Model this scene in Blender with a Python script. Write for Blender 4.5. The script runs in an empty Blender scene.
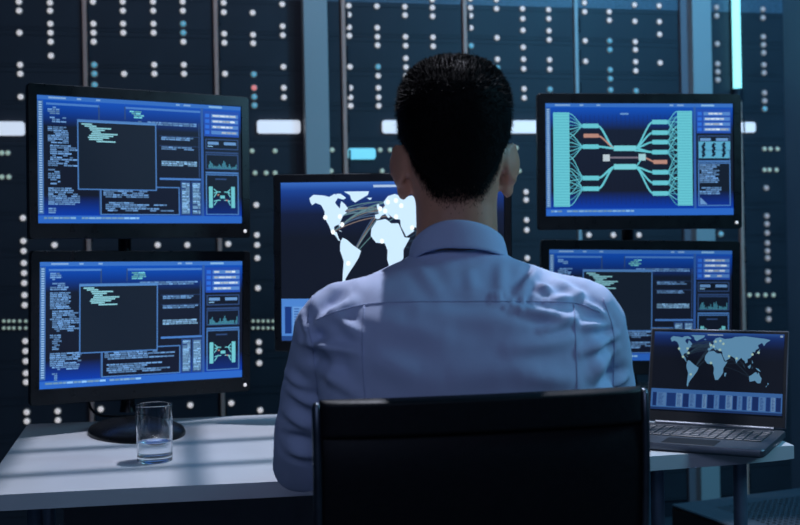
import bpy, bmesh, math, random
import numpy as np
from mathutils import Vector, Matrix, noise
from mathutils.geometry import tessellate_polygon
from mathutils.bvhtree import BVHTree

random.seed(7)
SC = bpy.context.scene
COL = SC.collection
PI = math.pi
R = math.radians

def srgb(r, g, b):
    f = lambda c: (c / 12.92 if c <= .04045 else ((c + .055) / 1.055) ** 2.4)
    return tuple(f(x / 255) for x in (r, g, b))

# ------------------------------------------------------------------ camera
FPX, EYE, HOR, ROLL = 1111.1, 1.15, 240.0, 0.0192
cam = bpy.data.cameras.new('camera')
cam.lens = 50.0
cam.sensor_width = 36.0
cam.shift_y = -(262.5 - HOR) / 800
cam.clip_start = .05
cam.dof.use_dof = True
cam.dof.focus_distance = 1.95
cam.dof.aperture_fstop = 5.4
camo = bpy.data.objects.new('camera', cam)
COL.objects.link(camo)
camo.matrix_world = Matrix.Translation((0, 0, EYE)) @ Matrix.Rotation(R(90), 4, 'X') @ Matrix.Rotation(-ROLL, 4, 'Z')
SC.camera = camo

# ------------------------------------------------------------------ world, exposure, lights
SC.view_settings.view_transform = 'Standard'
SC.view_settings.look = 'None'
SC.view_settings.gamma = 1
SC.view_settings.use_curve_mapping = False
SC.view_settings.exposure = 0.0
w = bpy.data.worlds.new('night')
SC.world = w
w.use_nodes = True
bg = w.node_tree.nodes['Background']
bg.inputs['Color'].default_value = (.22, .42, 1.0, 1)
bg.inputs['Strength'].default_value = .035

def lamp(name, kind, loc, target, energy, color, **kw):
    l = bpy.data.lights.new(name, kind)
    l.energy = energy
    l.color = color
    for k, v in kw.items():
        setattr(l, k, v)
    o = bpy.data.objects.new(name, l)
    COL.objects.link(o)
    o.location = loc
    o.rotation_euler = (Vector(target) - Vector(loc)).to_track_quat('-Z', 'Y').to_euler()
    return o

KEY = Vector((.12, 2.36, 2.80))
lamp('key_spot', 'SPOT', KEY, (-.02, 1.9, .8), 175, (.80, .84, 1.0), spot_size=R(80), spot_blend=.4, shadow_soft_size=.014)
lamp('rear_soft', 'AREA', (-.5, -1.3, 2.5), (.1, 1.5, 1.0), 15, (.50, .62, 1.0), shape='RECTANGLE', size=1.6, size_y=1.0)
lamp('rack_wash', 'AREA', (1.75, 2.7, 2.75), (1.1, 4.6, 1.2), 34, (.12, .55, 1.0), shape='RECTANGLE', size=.5, size_y=.5)
lamp('aisle_wash', 'AREA', (.1, 3.3, 2.8), (.1, 4.3, 1.3), 5, (.55, .72, 1.0), shape='RECTANGLE', size=2.6, size_y=.2)
lamp('side_soft', 'AREA', (1.9, 1.5, 1.9), (.3, 1.6, 1.0), 14, (.27, .72, 1.0), shape='RECTANGLE', size=.6, size_y=.6)

# ------------------------------------------------------------------ helpers
def unproj(px, py, d):
    dx, dy = px - 400, py - HOR
    a, b = dx - dy * ROLL, dy + dx * ROLL
    return Vector((a / FPX * d, d, EYE - b / FPX * d))

def mat(name, color, rough=.5, metal=0.0, var=.15, scale=40.0, bump=0.0, emit=None, strength=0, spec=.5, sss=0, rvar=.1):
    m = bpy.data.materials.new(name)
    m.use_nodes = True
    nt = m.node_tree
    b = nt.nodes['Principled BSDF']
    tc = nt.nodes.new('ShaderNodeTexCoord')
    nz = nt.nodes.new('ShaderNodeTexNoise')
    nz.inputs['Scale'].default_value = scale
    nz.inputs['Detail'].default_value = 3
    nt.links.new(tc.outputs['Object'], nz.inputs['Vector'])
    mx = nt.nodes.new('ShaderNodeMix')
    mx.data_type = 'RGBA'
    mx.inputs[6].default_value = (*[c * (1 - var) for c in color], 1)
    mx.inputs[7].default_value = (*[min(1, c * (1 + var)) for c in color], 1)
    nt.links.new(nz.outputs['Fac'], mx.inputs[0])
    nt.links.new(mx.outputs[2], b.inputs['Base Color'])
    mr = nt.nodes.new('ShaderNodeMapRange')
    mr.inputs[3].default_value = max(.02, rough - rvar)
    mr.inputs[4].default_value = min(1, rough + rvar)
    nt.links.new(nz.outputs['Fac'], mr.inputs[0])
    nt.links.new(mr.outputs[0], b.inputs['Roughness'])
    b.inputs['Metallic'].default_value = metal
    b.inputs['Specular IOR Level'].default_value = spec
    if bump:
        bp = nt.nodes.new('ShaderNodeBump')
        bp.inputs['Strength'].default_value = bump
        bp.inputs['Distance'].default_value = .002
        nt.links.new(nz.outputs['Fac'], bp.inputs['Height'])
        nt.links.new(bp.outputs[0], b.inputs['Normal'])
    if emit:
        b.inputs['Emission Color'].default_value = (*emit, 1)
        b.inputs['Emission Strength'].default_value = strength
    if sss:
        b.inputs['Subsurface Weight'].default_value = sss
        b.inputs['Subsurface Radius'].default_value = (.012, .004, .002)
        b.inputs['Subsurface Scale'].default_value = .5
    return m

def glass_mat(name, color, ior, rough=0.0):
    m = bpy.data.materials.new(name)
    m.use_nodes = True
    b = m.node_tree.nodes['Principled BSDF']
    b.inputs['Base Color'].default_value = (*color, 1)
    b.inputs['Transmission Weight'].default_value = 1
    b.inputs['IOR'].default_value = ior
    b.inputs['Roughness'].default_value = rough
    return m

def screen_mat():
    m = bpy.data.materials.new('lit_screen')
    m.use_nodes = True
    nt = m.node_tree
    b = nt.nodes['Principled BSDF']
    b.inputs['Base Color'].default_value = (.004, .005, .007, 1)
    b.inputs['Roughness'].default_value = .35
    b.inputs['Specular IOR Level'].default_value = .15
    a = nt.nodes.new('ShaderNodeVertexColor')
    a.layer_name = 'Col'
    nt.links.new(a.outputs[0], b.inputs['Emission Color'])
    b.inputs['Emission Strength'].default_value = 1.0
    return m

M = dict(
    plastic=mat('black_plastic', (.006, .0065, .008), .3, spec=.35, var=.1),
    matte=mat('matte_black', (.010, .011, .014), .55, spec=.3),
    alu=mat('brushed_alu', (.30, .33, .38), .35, 1.0),
    darkalu=mat('dark_alu', (.12, .13, .15), .38, .7, spec=.5),
    key=mat('key_caps', (.035, .038, .046), .35),
    desk=mat('white_laminate', (.52, .53, .56), .38, var=.04, scale=12, spec=.4),
    panel=mat('grey_board', (.16, .17, .19), .6),
    leg=mat('grey_steel', (.16, .22, .30), .4, .6),
    leather=mat('black_leather', (.0045, .005, .007), .50, bump=.10, scale=120, spec=.2),
    frame=mat('chair_frame', (.13, .15, .18), .38, 1.0),
    rack=mat('rack_black', (.018, .022, .032), .5, spec=.4),
    face=mat('server_face', (.040, .040, .050), .50, spec=.3, scale=8, var=.25),
    vent=mat('server_vent', (.13, .16, .21), .45, scale=90, var=.6),
    rail=mat('rail_copper', (.98, .44, .33), .5, .0),
    rail_grey=mat('rail_grey', (.62, .60, .58), .5),
    ring=mat('light_ring', (.06, .075, .085), .4, emit=(.5, .55, .6), strength=.14),
    led_w=mat('led_white', (.5, .5, .5), .4, emit=(.82, .80, .83), strength=.72),
    led_d=mat('led_dim', (.3, .3, .32), .4, emit=(.62, .64, .70), strength=.34),
    led_core=mat('led_core', (.4, .3, .33), .4, emit=(.50, .36, .42), strength=.6),
    led_t=mat('led_teal', (.1, .4, .5), .4, emit=(.07, .42, .58), strength=.6),
    led_r=mat('led_red', (.5, .1, .1), .4, emit=(.85, .22, .22), strength=.85),
    led_g=mat('led_green', (.3, .5, .4), .4, emit=(.42, .62, .50), strength=.6),
    bar=mat('bar_white', (.8, .8, .8), .4, emit=(.78, .84, .97), strength=.68),
    bar_t=mat('bar_cyan', (.3, .7, .8), .4, emit=(.16, .58, .72), strength=.9),
    tube=mat('tube_cyan', (.5, .9, .9), .4, emit=(.30, .92, 1.0), strength=1.5),
    pillar=mat('painted_steel', (.52, .50, .48), .5, scale=3, var=.08),
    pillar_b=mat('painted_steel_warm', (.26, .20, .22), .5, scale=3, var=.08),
    wall=mat('grey_wall', (.15, .20, .26), .8, scale=5, var=.1),
    floor=mat('dark_floor', (.05, .065, .08), .35, scale=6, var=.2),
    ceil=mat('dark_ceiling', (.05, .055, .065), .8, scale=5),
    box=mat('equipment_black', (.022, .022, .026), .5),
    boxvent=mat('equipment_mesh', (.055, .07, .09), .45, scale=60),
    skin=mat('skin', (.56, .26, .16), .5, var=.12, scale=60, sss=.12, bump=.05),
    hair=mat('dark_hair', (.006, .005, .005), .6, spec=.04, var=.3, scale=300),
    shirt=mat('blue_cotton', (.50, .57, .78), .8, var=.03, scale=500, bump=.08, spec=.2),
    stitch=mat('shirt_seam', (.40, .46, .65), .85, spec=.1),
    trouser=mat('dark_wool', (.018, .02, .028), .8),
    shoe=mat('shoe_leather', (.008, .007, .007), .35),
    eye=mat('eye_white', (.7, .7, .7), .15),
    iris=mat('iris', (.03, .02, .012), .15),
    glass=glass_mat('clear_glass', (.97, .985, 1), 1.48),
    water=glass_mat('clear_water', (.95, .98, 1), 1.33),
    lamp=mat('lamp_lens', (.8, .8, .8), .4, emit=(.74, .83, 1.0), strength=3),
    screen=screen_mat(),
)

def obj(name, bm_or_mesh, m, parent=None, smooth=False, angle=None):
    if isinstance(bm_or_mesh, bmesh.types.BMesh):
        bm = bm_or_mesh
        bmesh.ops.recalc_face_normals(bm, faces=bm.faces[:])
        me = bpy.data.meshes.new(name)
        bm.to_mesh(me)
        bm.free()
    else:
        me = bm_or_mesh
    for x in (m if isinstance(m, (list, tuple)) else [m]):
        me.materials.append(x)
    if smooth:
        me.polygons.foreach_set('use_smooth', [True] * len(me.polygons))
        if angle:
            me.set_sharp_from_angle(angle=R(angle))
    o = bpy.data.objects.new(name, me)
    COL.objects.link(o)
    if parent:
        o.parent = parent
    return o

def thing(name, label, cat, loc=(0, 0, 0), rz=0, group=None, ry=0):
    o = bpy.data.objects.new(name, None)
    o.empty_display_size = .05
    COL.objects.link(o)
    o.location = loc
    o.rotation_euler = (0, ry, rz)
    return tag(o, label, cat, group)

def tag(o, label, cat, group=None):
    o['label'] = label
    o['category'] = cat
    if group:
        o['group'] = group
    return o

def struct(name, bm, m, rz=0, loc=(0, 0, 0)):
    o = obj(name, bm, m)
    o['kind'] = 'structure'
    o.location = loc
    o.rotation_euler = (0, 0, rz)
    return o

def copy_tree(o, parent=None):
    c = o.copy()
    COL.objects.link(c)
    c.parent = parent
    for ch in list(o.children):
        copy_tree(ch, c)
    return c

def box(bm, x0, x1, y0, y1, z0, z1, bev=0, seg=2, mi=0):
    r = bmesh.ops.create_cube(bm, size=1)
    vs = r['verts']
    for v in vs:
        v.co = Vector((x0 + (v.co.x + .5) * (x1 - x0), y0 + (v.co.y + .5) * (y1 - y0), z0 + (v.co.z + .5) * (z1 - z0)))
    fs = set(f for v in vs for f in v.link_faces)
    if bev:
        es = list(set(e for v in vs for e in v.link_edges))
        rr = bmesh.ops.bevel(bm, geom=es, offset=bev, segments=seg, profile=.5, affect='EDGES')
        fs = set(f for f in fs if f.is_valid) | set(rr['faces'])
    for f in fs:
        if f.is_valid:
            f.material_index = mi
    return bm

def B(*a, **k):
    return box(bmesh.new(), *a, **k)

def loft(bm, rings, cap=True, mi=0):
    vs = [[bm.verts.new(p) for p in r] for r in rings]
    n = len(rings[0])
    for a, b in zip(vs, vs[1:]):
        for i in range(n):
            f = bm.faces.new((a[i], a[(i + 1) % n], b[(i + 1) % n], b[i]))
            f.material_index = mi
    if cap:
        for r in (vs[0], vs[-1]):
            f = bm.faces.new(r)
            f.material_index = mi
    return bm

def lathe(bm, prof, seg=40, cx=0, cy=0, sx=1, sy=1, cap=True):
    return loft(bm, [[(cx + r * sx * math.cos(2 * PI * i / seg), cy + r * sy * math.sin(2 * PI * i / seg), z) for i in range(seg)] for r, z in prof], cap)

def tube(bm, pts, rad, seg=16, flat=1.0, rounded=True, mi=0):
    P = [Vector(p) for p in pts]
    if not hasattr(rad, '__len__'):
        rad = [rad] * len(P)
    rad = list(rad)
    if rounded:
        d0 = (P[0] - P[1]).normalized()
        d1 = (P[-1] - P[-2]).normalized()
        r0, r1 = rad[0], rad[-1]
        P = [P[0] + d0 * r0 * .97, P[0] + d0 * r0 * .7] + P + [P[-1] + d1 * r1 * .7, P[-1] + d1 * r1 * .97]
        rad = [r0 * .25, r0 * .72] + rad + [r1 * .72, r1 * .25]
    T = [(P[min(i + 1, len(P) - 1)] - P[max(i - 1, 0)]).normalized() for i in range(len(P))]
    up = Vector((0, 0, 1)) if abs(T[0].z) < .9 else Vector((0, 1, 0))
    n = (up - T[0] * up.dot(T[0])).normalized()
    rings = []
    for p, t, r in zip(P, T, rad):
        n = (n - t * n.dot(t)).normalized()
        b = t.cross(n)
        rings.append([p + (n * math.cos(2 * PI * k / seg) * flat + b * math.sin(2 * PI * k / seg)) * r for k in range(seg)])
    return loft(bm, rings, True, mi)

def catmull(pts, n=8):
    P = [np.array(p, float) for p in pts]
    P = [2 * P[0] - P[1]] + P + [2 * P[-1] - P[-2]]
    out = []
    for i in range(1, len(P) - 2):
        for k in range(n):
            t = k / n
            a, b, c, d = P[i - 1:i + 3]
            out.append(.5 * (2 * b + (c - a) * t + (2 * a - 5 * b + 4 * c - d) * t * t + (3 * b - a - 3 * c + d) * t ** 3))
    out.append(P[-2])
    return out

def ellipsoid(bm, c, r, rot=None, seg=24):
    x = bmesh.ops.create_uvsphere(bm, u_segments=seg, v_segments=seg // 2, radius=1)
    mtx = Matrix.Translation(c) @ (rot.to_4x4() if rot else Matrix.Identity(4)) @ Matrix.Diagonal((*r, 1))
    bmesh.ops.transform(bm, matrix=mtx, verts=x['verts'])
    return bm

def rounded_rect(w, h, r, n=6):
    out = []
    for cx, cy, a0 in ((w / 2 - r, h / 2 - r, 0), (-w / 2 + r, h / 2 - r, 90), (-w / 2 + r, -h / 2 + r, 180), (w / 2 - r, -h / 2 + r, 270)):
        for k in range(n + 1):
            a = R(a0 + 90 * k / n)
            out.append((cx + r * math.cos(a), cy + r * math.sin(a)))
    return out

def prism(bm, outline, z0, z1):
    return loft(bm, [[(x, y, z0) for x, y in outline], [(x, y, z1) for x, y in outline]])

def remesh(bm, voxel, smooth=5, name='tmp'):
    me = bpy.data.meshes.new(name)
    bmesh.ops.recalc_face_normals(bm, faces=bm.faces[:])
    bm.to_mesh(me)
    bm.free()
    o = bpy.data.objects.new(name, me)
    COL.objects.link(o)
    m = o.modifiers.new('r', 'REMESH')
    m.mode = 'VOXEL'
    m.voxel_size = voxel
    s = o.modifiers.new('s', 'SMOOTH')
    s.factor = .5
    s.iterations = smooth
    dg = bpy.context.evaluated_depsgraph_get()
    out = bpy.data.meshes.new_from_object(o.evaluated_get(dg))
    bpy.data.objects.remove(o)
    bpy.data.meshes.remove(me)
    return out

# ------------------------------------------------------------------ the room (racks run at a slant to the view)
RY = math.atan(.216)                       # the direction of the rack row and room
RD = Vector((math.cos(RY), math.sin(RY), 0))
RN = Vector((-math.sin(RY), math.cos(RY), 0))
RO = Vector((0, 4.3, 0))

def on_rack(px, py, off=0.0):
    """point of the rack front plane seen at a spot of the photo -> (s along the row, z)"""
    q = unproj(px, py, 1.0) - Vector((0, 0, EYE))
    o = RO + RN * off
    t = o.dot(RN) / q.dot(RN)
    p = Vector((0, 0, EYE)) + q * t
    return (p - o).dot(RD), p.z

def row(s, off=0, z=0):
    p = RO + RD * s + RN * off
    return (p.x, p.y, z)

struct('floor', B(-4.2, 3.6, -5.9, 2.0, -.1, 0), M['floor'], RY, row(0))
struct('ceiling', B(-4.2, 3.6, -3.4, 2.0, 2.95, 3.05), M['ceil'], RY, row(0))
struct('wall_back', B(-4.2, 3.6, 1.9, 2.0, 0, 2.95), M['wall'], RY, row(0))
struct('wall_left', B(-4.2, -4.1, -5.9, 1.9, 0, 2.95), M['wall'], RY, row(0))
sr, _ = on_rack(782, 200)
struct('wall_right', B(sr + .02, sr + .16, -.35, 1.9, 0, 2.95), M['wall'], RY, row(0))
# posts standing in the rack row
a, _ = on_rack(303, 0, -.06)
b, _ = on_rack(327, 0, -.06)
struct('trim_1', B(a, b, -.06, -.002, 0, 2.95, bev=.003), M['pillar'], RY, row(0))
a, _ = on_rack(692, 0, -.06)
b, _ = on_rack(711, 0, -.06)
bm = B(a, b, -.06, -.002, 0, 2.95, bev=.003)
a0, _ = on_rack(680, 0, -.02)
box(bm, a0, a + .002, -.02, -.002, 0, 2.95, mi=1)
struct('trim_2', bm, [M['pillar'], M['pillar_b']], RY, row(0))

# ------------------------------------------------------------------ server racks
def led_mesh(name, m, r=.0125):
    bm = bmesh.new()
    seg = 14
    prof = [(r * 1.12, .0), (r * 1.1, -.004), (r * .80, -.0055)]
    vs = [[bm.verts.new((q * math.cos(2 * PI * i / seg), y, q * math.sin(2 * PI * i / seg))) for i in range(seg)] for q, y in prof]
    for A, C in zip(vs, vs[1:]):
        for i in range(seg):
            bm.faces.new((A[i], A[(i + 1) % seg], C[(i + 1) % seg], C[i]))
    prof = [(r * .80, -.0055), (r * .62, -.008), (r * .35, -.0095)]
    prev = vs[-1]
    for q, y in prof[1:]:
        cur = [bm.verts.new((q * math.cos(2 * PI * i / seg), y, q * math.sin(2 * PI * i / seg))) for i in range(seg)]
        for i in range(seg):
            bm.faces.new((prev[i], prev[(i + 1) % seg], cur[(i + 1) % seg], cur[i])).material_index = 1
        prev = cur
    cur = [bm.verts.new((r * .26 * math.cos(2 * PI * i / seg), -.0096, r * .26 * math.sin(2 * PI * i / seg))) for i in range(seg)]
    for i in range(seg):
        bm.faces.new((prev[i], prev[(i + 1) % seg], cur[(i + 1) % seg], cur[i])).material_index = 1
    bm.faces.new(cur).material_index = 2
    bmesh.ops.recalc_face_normals(bm, faces=bm.faces[:])
    me = bpy.data.meshes.new(name)
    bm.to_mesh(me)
    bm.free()
    me.materials.append(M['ring'])
    me.materials.append(m)
    me.materials.append(M['led_core'])
    return me

LED = dict(d=led_mesh('status_light_dim', M['led_d']), w=led_mesh('status_light', M['led_w']), t=led_mesh('status_light_teal', M['led_t']),
           r=led_mesh('status_light_red', M['led_r']), g=led_mesh('status_light_green', M['led_g'], .010))

COLS = [
    (19, '2 11 33 65 74 97 218 241 251 263 273 283 295 305 341 351 361 373 382 412 421'),
    (50, '3 11 24 33 42 56 245 411 420'),
    (93, '2 24 33 42 65t 74t 85t 409'), (122.7, '2 11 24 33 74'), (153, '2 11 24 33 65 74 245'),
    (182.6, '2 11 24t 33t 42 65 74 245 405'),
    (223.5, '3 12.5 34 43 74 244 403'),
    (252.3, '13 35 43.5 74.5t 88r 97t 105.5t 205 235 245 258 288 342 351 363 410'),
    (282, '4.5 26.5 35.5 67 88 97.5'),
    (348.5, '6 15 27.5 36 67 88 97.5 106'), (376.5, '6.5 28 37 45.5 67t 76 88 97.5 106'),
    (404.5, '7 15.5 37 46 58.5 67.5 76'), (432, '0 8 16.5 37.5 46.5'),
    (470, '-1 8 16 28 46t 58t'), (496, '0 9 38 59.5 68t 76'),
    (522, '9 19 30.5 47.5 59.5 69 89 98 192 200 220 230 258'), (548, '10 19 31 40 60 69.5 89.5t'),
    (584, '3 12 41 61.5 235'), (608.5, '12 20.5 41t 50t 70t 79t 90t 235'), (634, '5 21.5 42 50 62 71 91t 235'),
    (658.5, '6 22 34.5 63'), (716, '7.5 16 44 64 72 80 234t'),
    (762.3, '9.5 18 37 45 53 65 73 93 101 109t 188 216 224 233 243 251 258 272 280 310 319'),
]
SPOTS = []
for x0, ys in COLS:
    for y in ys.split():
        k = y[-1] if y[-1] in 'trg' else 'w'
        yy = float(y.rstrip('trg'))
        if x0 > 700 and k == 'w':
            k = 'd'
        SPOTS.append((x0 + ROLL * yy, yy, k, .94))
for x, y in ((252, 151), (275, 151), (255, 173), (266, 173), (275, 173), (332, 150), (331, 171), (380, 150), (390, 150), (382, 171),
             (516, 148), (519, 171), (764, 149), (770, 149), (777, 149), (764, 170), (769, 170), (776, 170),
             (2, 153), (8, 153), (2, 177), (9, 177), (749, 295), (757, 295), (765, 295), (773, 295)):
    SPOTS.append((x, y, 'g', .95))
for x in (4, 9, 14, 20, 26, 253, 258, 263, 268, 273):
    for y in (321, 328):
        SPOTS.append((x, y, 'g', .62))

EDGES = [-45, 82, 213, 340.5, 462, 573, 687, 735, 783]
RLAB = [
    'tall dark server rack at the far left end of the row',
    'dark server rack behind the top of the upper left monitor, between two copper rails',
    'dark server rack with one red light, right of the upper left monitor',
    'server rack with a short cyan light bar, just right of the first grey post',
    'blue-lit server rack directly behind the man\'s head',
    'blue-lit server rack behind the monitor showing the branching diagram',
    'narrow server rack slice between the second grey post and the cyan light tube',
    'dim server rack at the right end of the row beside the grey wall',
]
UH = .1335
for i in range(8):
    s0 = on_rack(EDGES[i], 0)[0]
    s1 = on_rack(EDGES[i + 1], 0)[0]
    W = s1 - s0
    rack = thing('server_rack', RLAB[i], 'server rack', row(s0), RY, 'server racks in the row along the back')
    bm = bmesh.new()
    box(bm, .002, W - .002, .03, .9, 0, 2.36)                              # body with a plinth and a top lip
    box(bm, .002, W - .002, -.004, .03, 0, .06)
    box(bm, .002, W - .002, -.004, .03, 2.31, 2.36)
    obj('cabinet', bm, M['rack'], rack)
    wrail = .0150
    bm = B(.0, wrail, -.012, .03, .06, 2.31, bev=.002)
    for k in range(30):                                                    # square fixing holes down the rail
        box(bm, .005, .010, -.0125, -.0115, .1 + k * .073, .108 + k * .073)
    obj('mounting_rail', bm, M['rack'] if i == 6 else M['rail_grey'] if i == 5 else M['rail'], rack)
    units = []
    zt = .065
    k = 0
    while zt + UH < 2.32:
        bm = B(wrail + .002, W - .003, 0, .03, zt + .0003, zt + UH - .0003, bev=.0007, seg=1)
        if zt > 2.05:
            for q in range(9):
                box(bm, wrail + .01, W - .012, -.003, .002, zt + .012 + q * .012, zt + .018 + q * .012, mi=0)
        else:
            box(bm, wrail + .012, W - .014, -.002, .002, zt + .012, zt + .016)
            box(bm, wrail + .012, W - .014, -.002, .002, zt + UH - .018, zt + UH - .014)
            box(bm, wrail + .004, wrail + .012, -.014, .002, zt + .035, zt + UH - .035, bev=.002, seg=1)
        u = obj('server_unit', bm, M['vent'] if zt > 2.05 else M['face'], rack)
        units.append((zt, u))
        zt += UH
        k += 1
    for px, py, c, sc in SPOTS:
        if not (EDGES[i] < px - ROLL * py <= EDGES[i + 1]):
            continue
        s, z = on_rack(px, py)
        host = min(units, key=lambda t: abs(t[0] + UH / 2 - z))[1]
        o = bpy.data.objects.new('status_light', LED[c])
        COL.objects.link(o)
        o.parent = host
        o.location = (s - s0, 0, z)
        o.scale = (sc, 1, sc)
        if c == 't':
            o['label'] = 'teal status light'
        elif c == 'r':
            o['label'] = 'red status light'
    for x0, x1, y, h, mm, n in ((-20, 25, 128.7, 13, 'bar', 0), (257, 300, 127, 13, 'bar', 2), (382, 427, 127, 13, 'bar', 3),
                                (495, 540, 127, 13, 'bar', 4), (640, 684, 127, 13, 'bar', 5), (739, 754, 127.5, 11, 'bar', 7), (348, 375, 154, 11, 'bar_t', 3)):
        if n == i:
            sa, z = on_rack(x0, y)
            sb, _ = on_rack(x1, y)
            hh = h / FPX * 4.25 / 2
            bm = bmesh.new()
            ring = rounded_rect(sb - sa, hh * 2, hh * .45)
            loft(bm, [[(x + (sa + sb) / 2 - s0, yy, zz + z) for x, zz in ring] for yy in (.0, -.012)])
            host = min(units, key=lambda t: abs(t[0] + UH / 2 - z))[1]
            o = obj('light_bar', bm, M[mm], host)
            if mm == 'bar_t':
                o['label'] = 'cyan light bar'

# cyan fluorescent tube on the rack row
sa, z0 = on_rack(737.5, 96, -.03)
lt = thing('light_tube', 'glowing cyan vertical light tube above the right monitor, in front of the racks', 'light', row(sa, -.03, z0), RY)
obj('tube', tube(bmesh.new(), [(0, 0, .03), (0, 0, .80)], .0165, 16), M['tube'], lt, True)
bm = tube(bmesh.new(), [(0, 0, -.02), (0, 0, .03)], .02, 16, rounded=False)
obj('socket', bm, M['rack'], lt)
obj('socket', tube(bmesh.new(), [(0, 0, .80), (0, 0, .86)], .02, 16, rounded=False), M['rack'], lt)
obj('bracket', B(-.01, .01, .0, .027, -.01, .84), M['rack'], lt)

# ------------------------------------------------------------------ desk
fr = [(-.708, 1.838), (-.45, 1.876), (-.222, 1.905), (.10, 1.960), (.452, 2.058), (.640, 2.105), (.752, 2.143)]
bk = [(.69, 2.94), (.35, 2.80), (-.294, 2.653), (-.60, 2.610), (-.872, 2.575)]
fr = [tuple(p) for p in catmull(fr, 6)]
outline = fr + bk
bm = prism(bmesh.new(), outline, .713, .740)
bmesh.ops.bevel(bm, geom=[e for e in bm.edges if abs(e.verts[0].co.z - e.verts[1].co.z) < 1e-6], offset=.0015, segments=1, affect='EDGES')
dk = thing('desk', 'long white desk with a gently curved front edge under the monitors', 'desk', (0, 0, 0))
obj('desktop', bm, M['desk'], dk)
for x, y in ((.500, 2.20), (.676, 2.24), (-.66, 1.98), (-.80, 2.5), (.62, 2.86)):
    bm = bmesh.new()
    lathe(bm, [(.030, 0), (.030, .012), (.0135, .016), (.0135, .700), (.032, .704), (.032, .714)], 20, x, y)
    obj('leg', bm, M['leg'], dk, True, 40)
bm = bmesh.new()
P = [(-.62, 2.05), (-.22, 2.14), (.2, 2.20), (.52, 2.30)]
for (xa, ya), (xb, yb) in zip(P, P[1:]):
    tube(bm, [(xa, ya, .695), (xb, yb, .695)], .014, 12)
obj('crossbar', bm, M['leg'], dk, True, 40)

bm = bmesh.new()
P = [(-.655, 2.13), (-.22, 2.23), (.2, 2.29), (.40, 2.345)]
for (xa, ya), (xb, yb) in zip(P, P[1:]):
    n_ = Vector((-(yb - ya), xb - xa, 0)).normalized() * .018
    loft(bm, [[(xa, ya, z_), (xb, yb, z_), (xb + n_.x, yb + n_.y, z_), (xa + n_.x, ya + n_.y, z_)] for z_ in (.16, .714)])
obj('modesty_panel', bm, M['panel'], dk)

# low equipment cabinet on the floor
eb = thing('equipment_cabinet', 'low black equipment cabinet with a perforated top on the floor under the desk\'s right end', 'cabinet', (.95, 2.86, 0), R(22))
c0 = unproj(671, 504, 3.02)
hz = c0.z
eb.location = (c0.x, c0.y, 0)
obj('body', B(0, .62, -.62, 0, .02, hz - .008, bev=.006), M['box'], eb)
bm = bmesh.new()
box(bm, 0, .62, -.62, 0, hz - .008, hz, bev=.003, seg=1)
for ix in range(24):
    for iy in range(24):
        x, y = .09 + ix * .019, -.09 - iy * .019
        v = [bm.verts.new((x + .006 * math.cos(2 * PI * k / 6), y + .006 * math.sin(2 * PI * k / 6), hz + .0006)) for k in range(6)]
        bm.faces.new(v).material_index = 1
obj('vented_top', bm, [M['boxvent'], M['plastic']], eb)
for x, y in ((.05, -.05), (.57, -.05), (.05, -.57), (.57, -.57)):
    obj('foot', lathe(bmesh.new(), [(.02, 0), (.024, .02)], 16, x, y), M['plastic'], eb)

# ------------------------------------------------------------------ screens
C = dict(bg=(18, 26, 42), bar=(62, 122, 205), deep=(12, 52, 165), txt=(104, 150, 205), lt=(134, 184, 228), teal=(112, 200, 212),
         pop=(23, 33, 48), brd=(74, 122, 186), dim=(48, 74, 120), org=(186, 138, 124), wht=(205, 222, 240), mid=(30, 66, 140))

class Scr:
    def __init__(s, W, H, gain=1.0):
        s.W, s.H, s.v, s.f, s.c, s.g, s.L = W, H, [], [], [], gain, 0
    def poly(s, pts, col, up=True):
        if up:
            s.L += 1
        n = len(s.v)
        y = -.00002 * s.L - .0003
        for u, v in pts:
            s.v.append((u * s.W - s.W / 2, y, s.H / 2 - v * s.H))
        s.f.append(tuple(range(n, n + len(pts))))
        cols = col if isinstance(col[0], tuple) else [col] * len(pts)
        s.c += [tuple(x * s.g for x in srgb(*c)) for c in cols]
    def rect(s, u0, v0, u1, v1, col, up=False):
        s.poly([(u0, v0), (u1, v0), (u1, v1), (u0, v1)], col, up)
    def grad(s, u0, v0, u1, v1, ct, cb):
        s.poly([(u0, v0), (u1, v0), (u1, v1), (u0, v1)], [ct, ct, cb, cb], False)
    def line(s, pts, w, col):
        a = s.W / s.H
        for (x0, y0), (x1, y1) in zip(pts, pts[1:]):
            dx, dy = (x1 - x0) * a, y1 - y0
            L = math.hypot(dx, dy) or 1
            nx, ny = -dy / L * w / a, dx / L * w
            s.poly([(x0 + nx, y0 + ny), (x1 + nx, y1 + ny), (x1 - nx, y1 - ny), (x0 - nx, y0 - ny)], col, False)
    def frame(s, u0, v0, u1, v1, col, t=.006):
        s.rect(u0, v0, u1, v0 + t * 1.6, col)
        s.rect(u0, v1 - t * 1.6, u1, v1, col)
        s.rect(u0, v0, u0 + t, v1, col)
        s.rect(u1 - t, v0, u1, v1, col)
    def text(s, u0, v0, u1, v1, col, lh=.0155, fill=.85, indent=True, rag=.38):
        v = v0
        ind = 0
        while v < v1 - lh * .5:
            if indent:
                ind = max(0, min(5, ind + random.choice((-1, 0, 0, 1))))
            x = u0 + ind * .010
            end = u1 - random.random() * rag * (u1 - u0)
            while x < end:
                w = random.uniform(.012, .034)
                if random.random() < fill:
                    k = random.uniform(.75, 1.1)
                    s.rect(x, v, min(x + w, u1), v + lh * .78, tuple(min(255, c * k) for c in col))
                x += w + .0028
            v += lh
    def build(s, parent, y=0.0, z=0.0):
        me = bpy.data.meshes.new('screen')
        me.from_pydata([(a, b + y, c + z) for a, b, c in s.v], [], s.f)
        ca = me.color_attributes.new('Col', 'FLOAT_COLOR', 'POINT')
        ca.data.foreach_set('color', [x for c in s.c for x in (*c, 1)])
        return obj('screen', me, M['screen'], parent)

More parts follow.
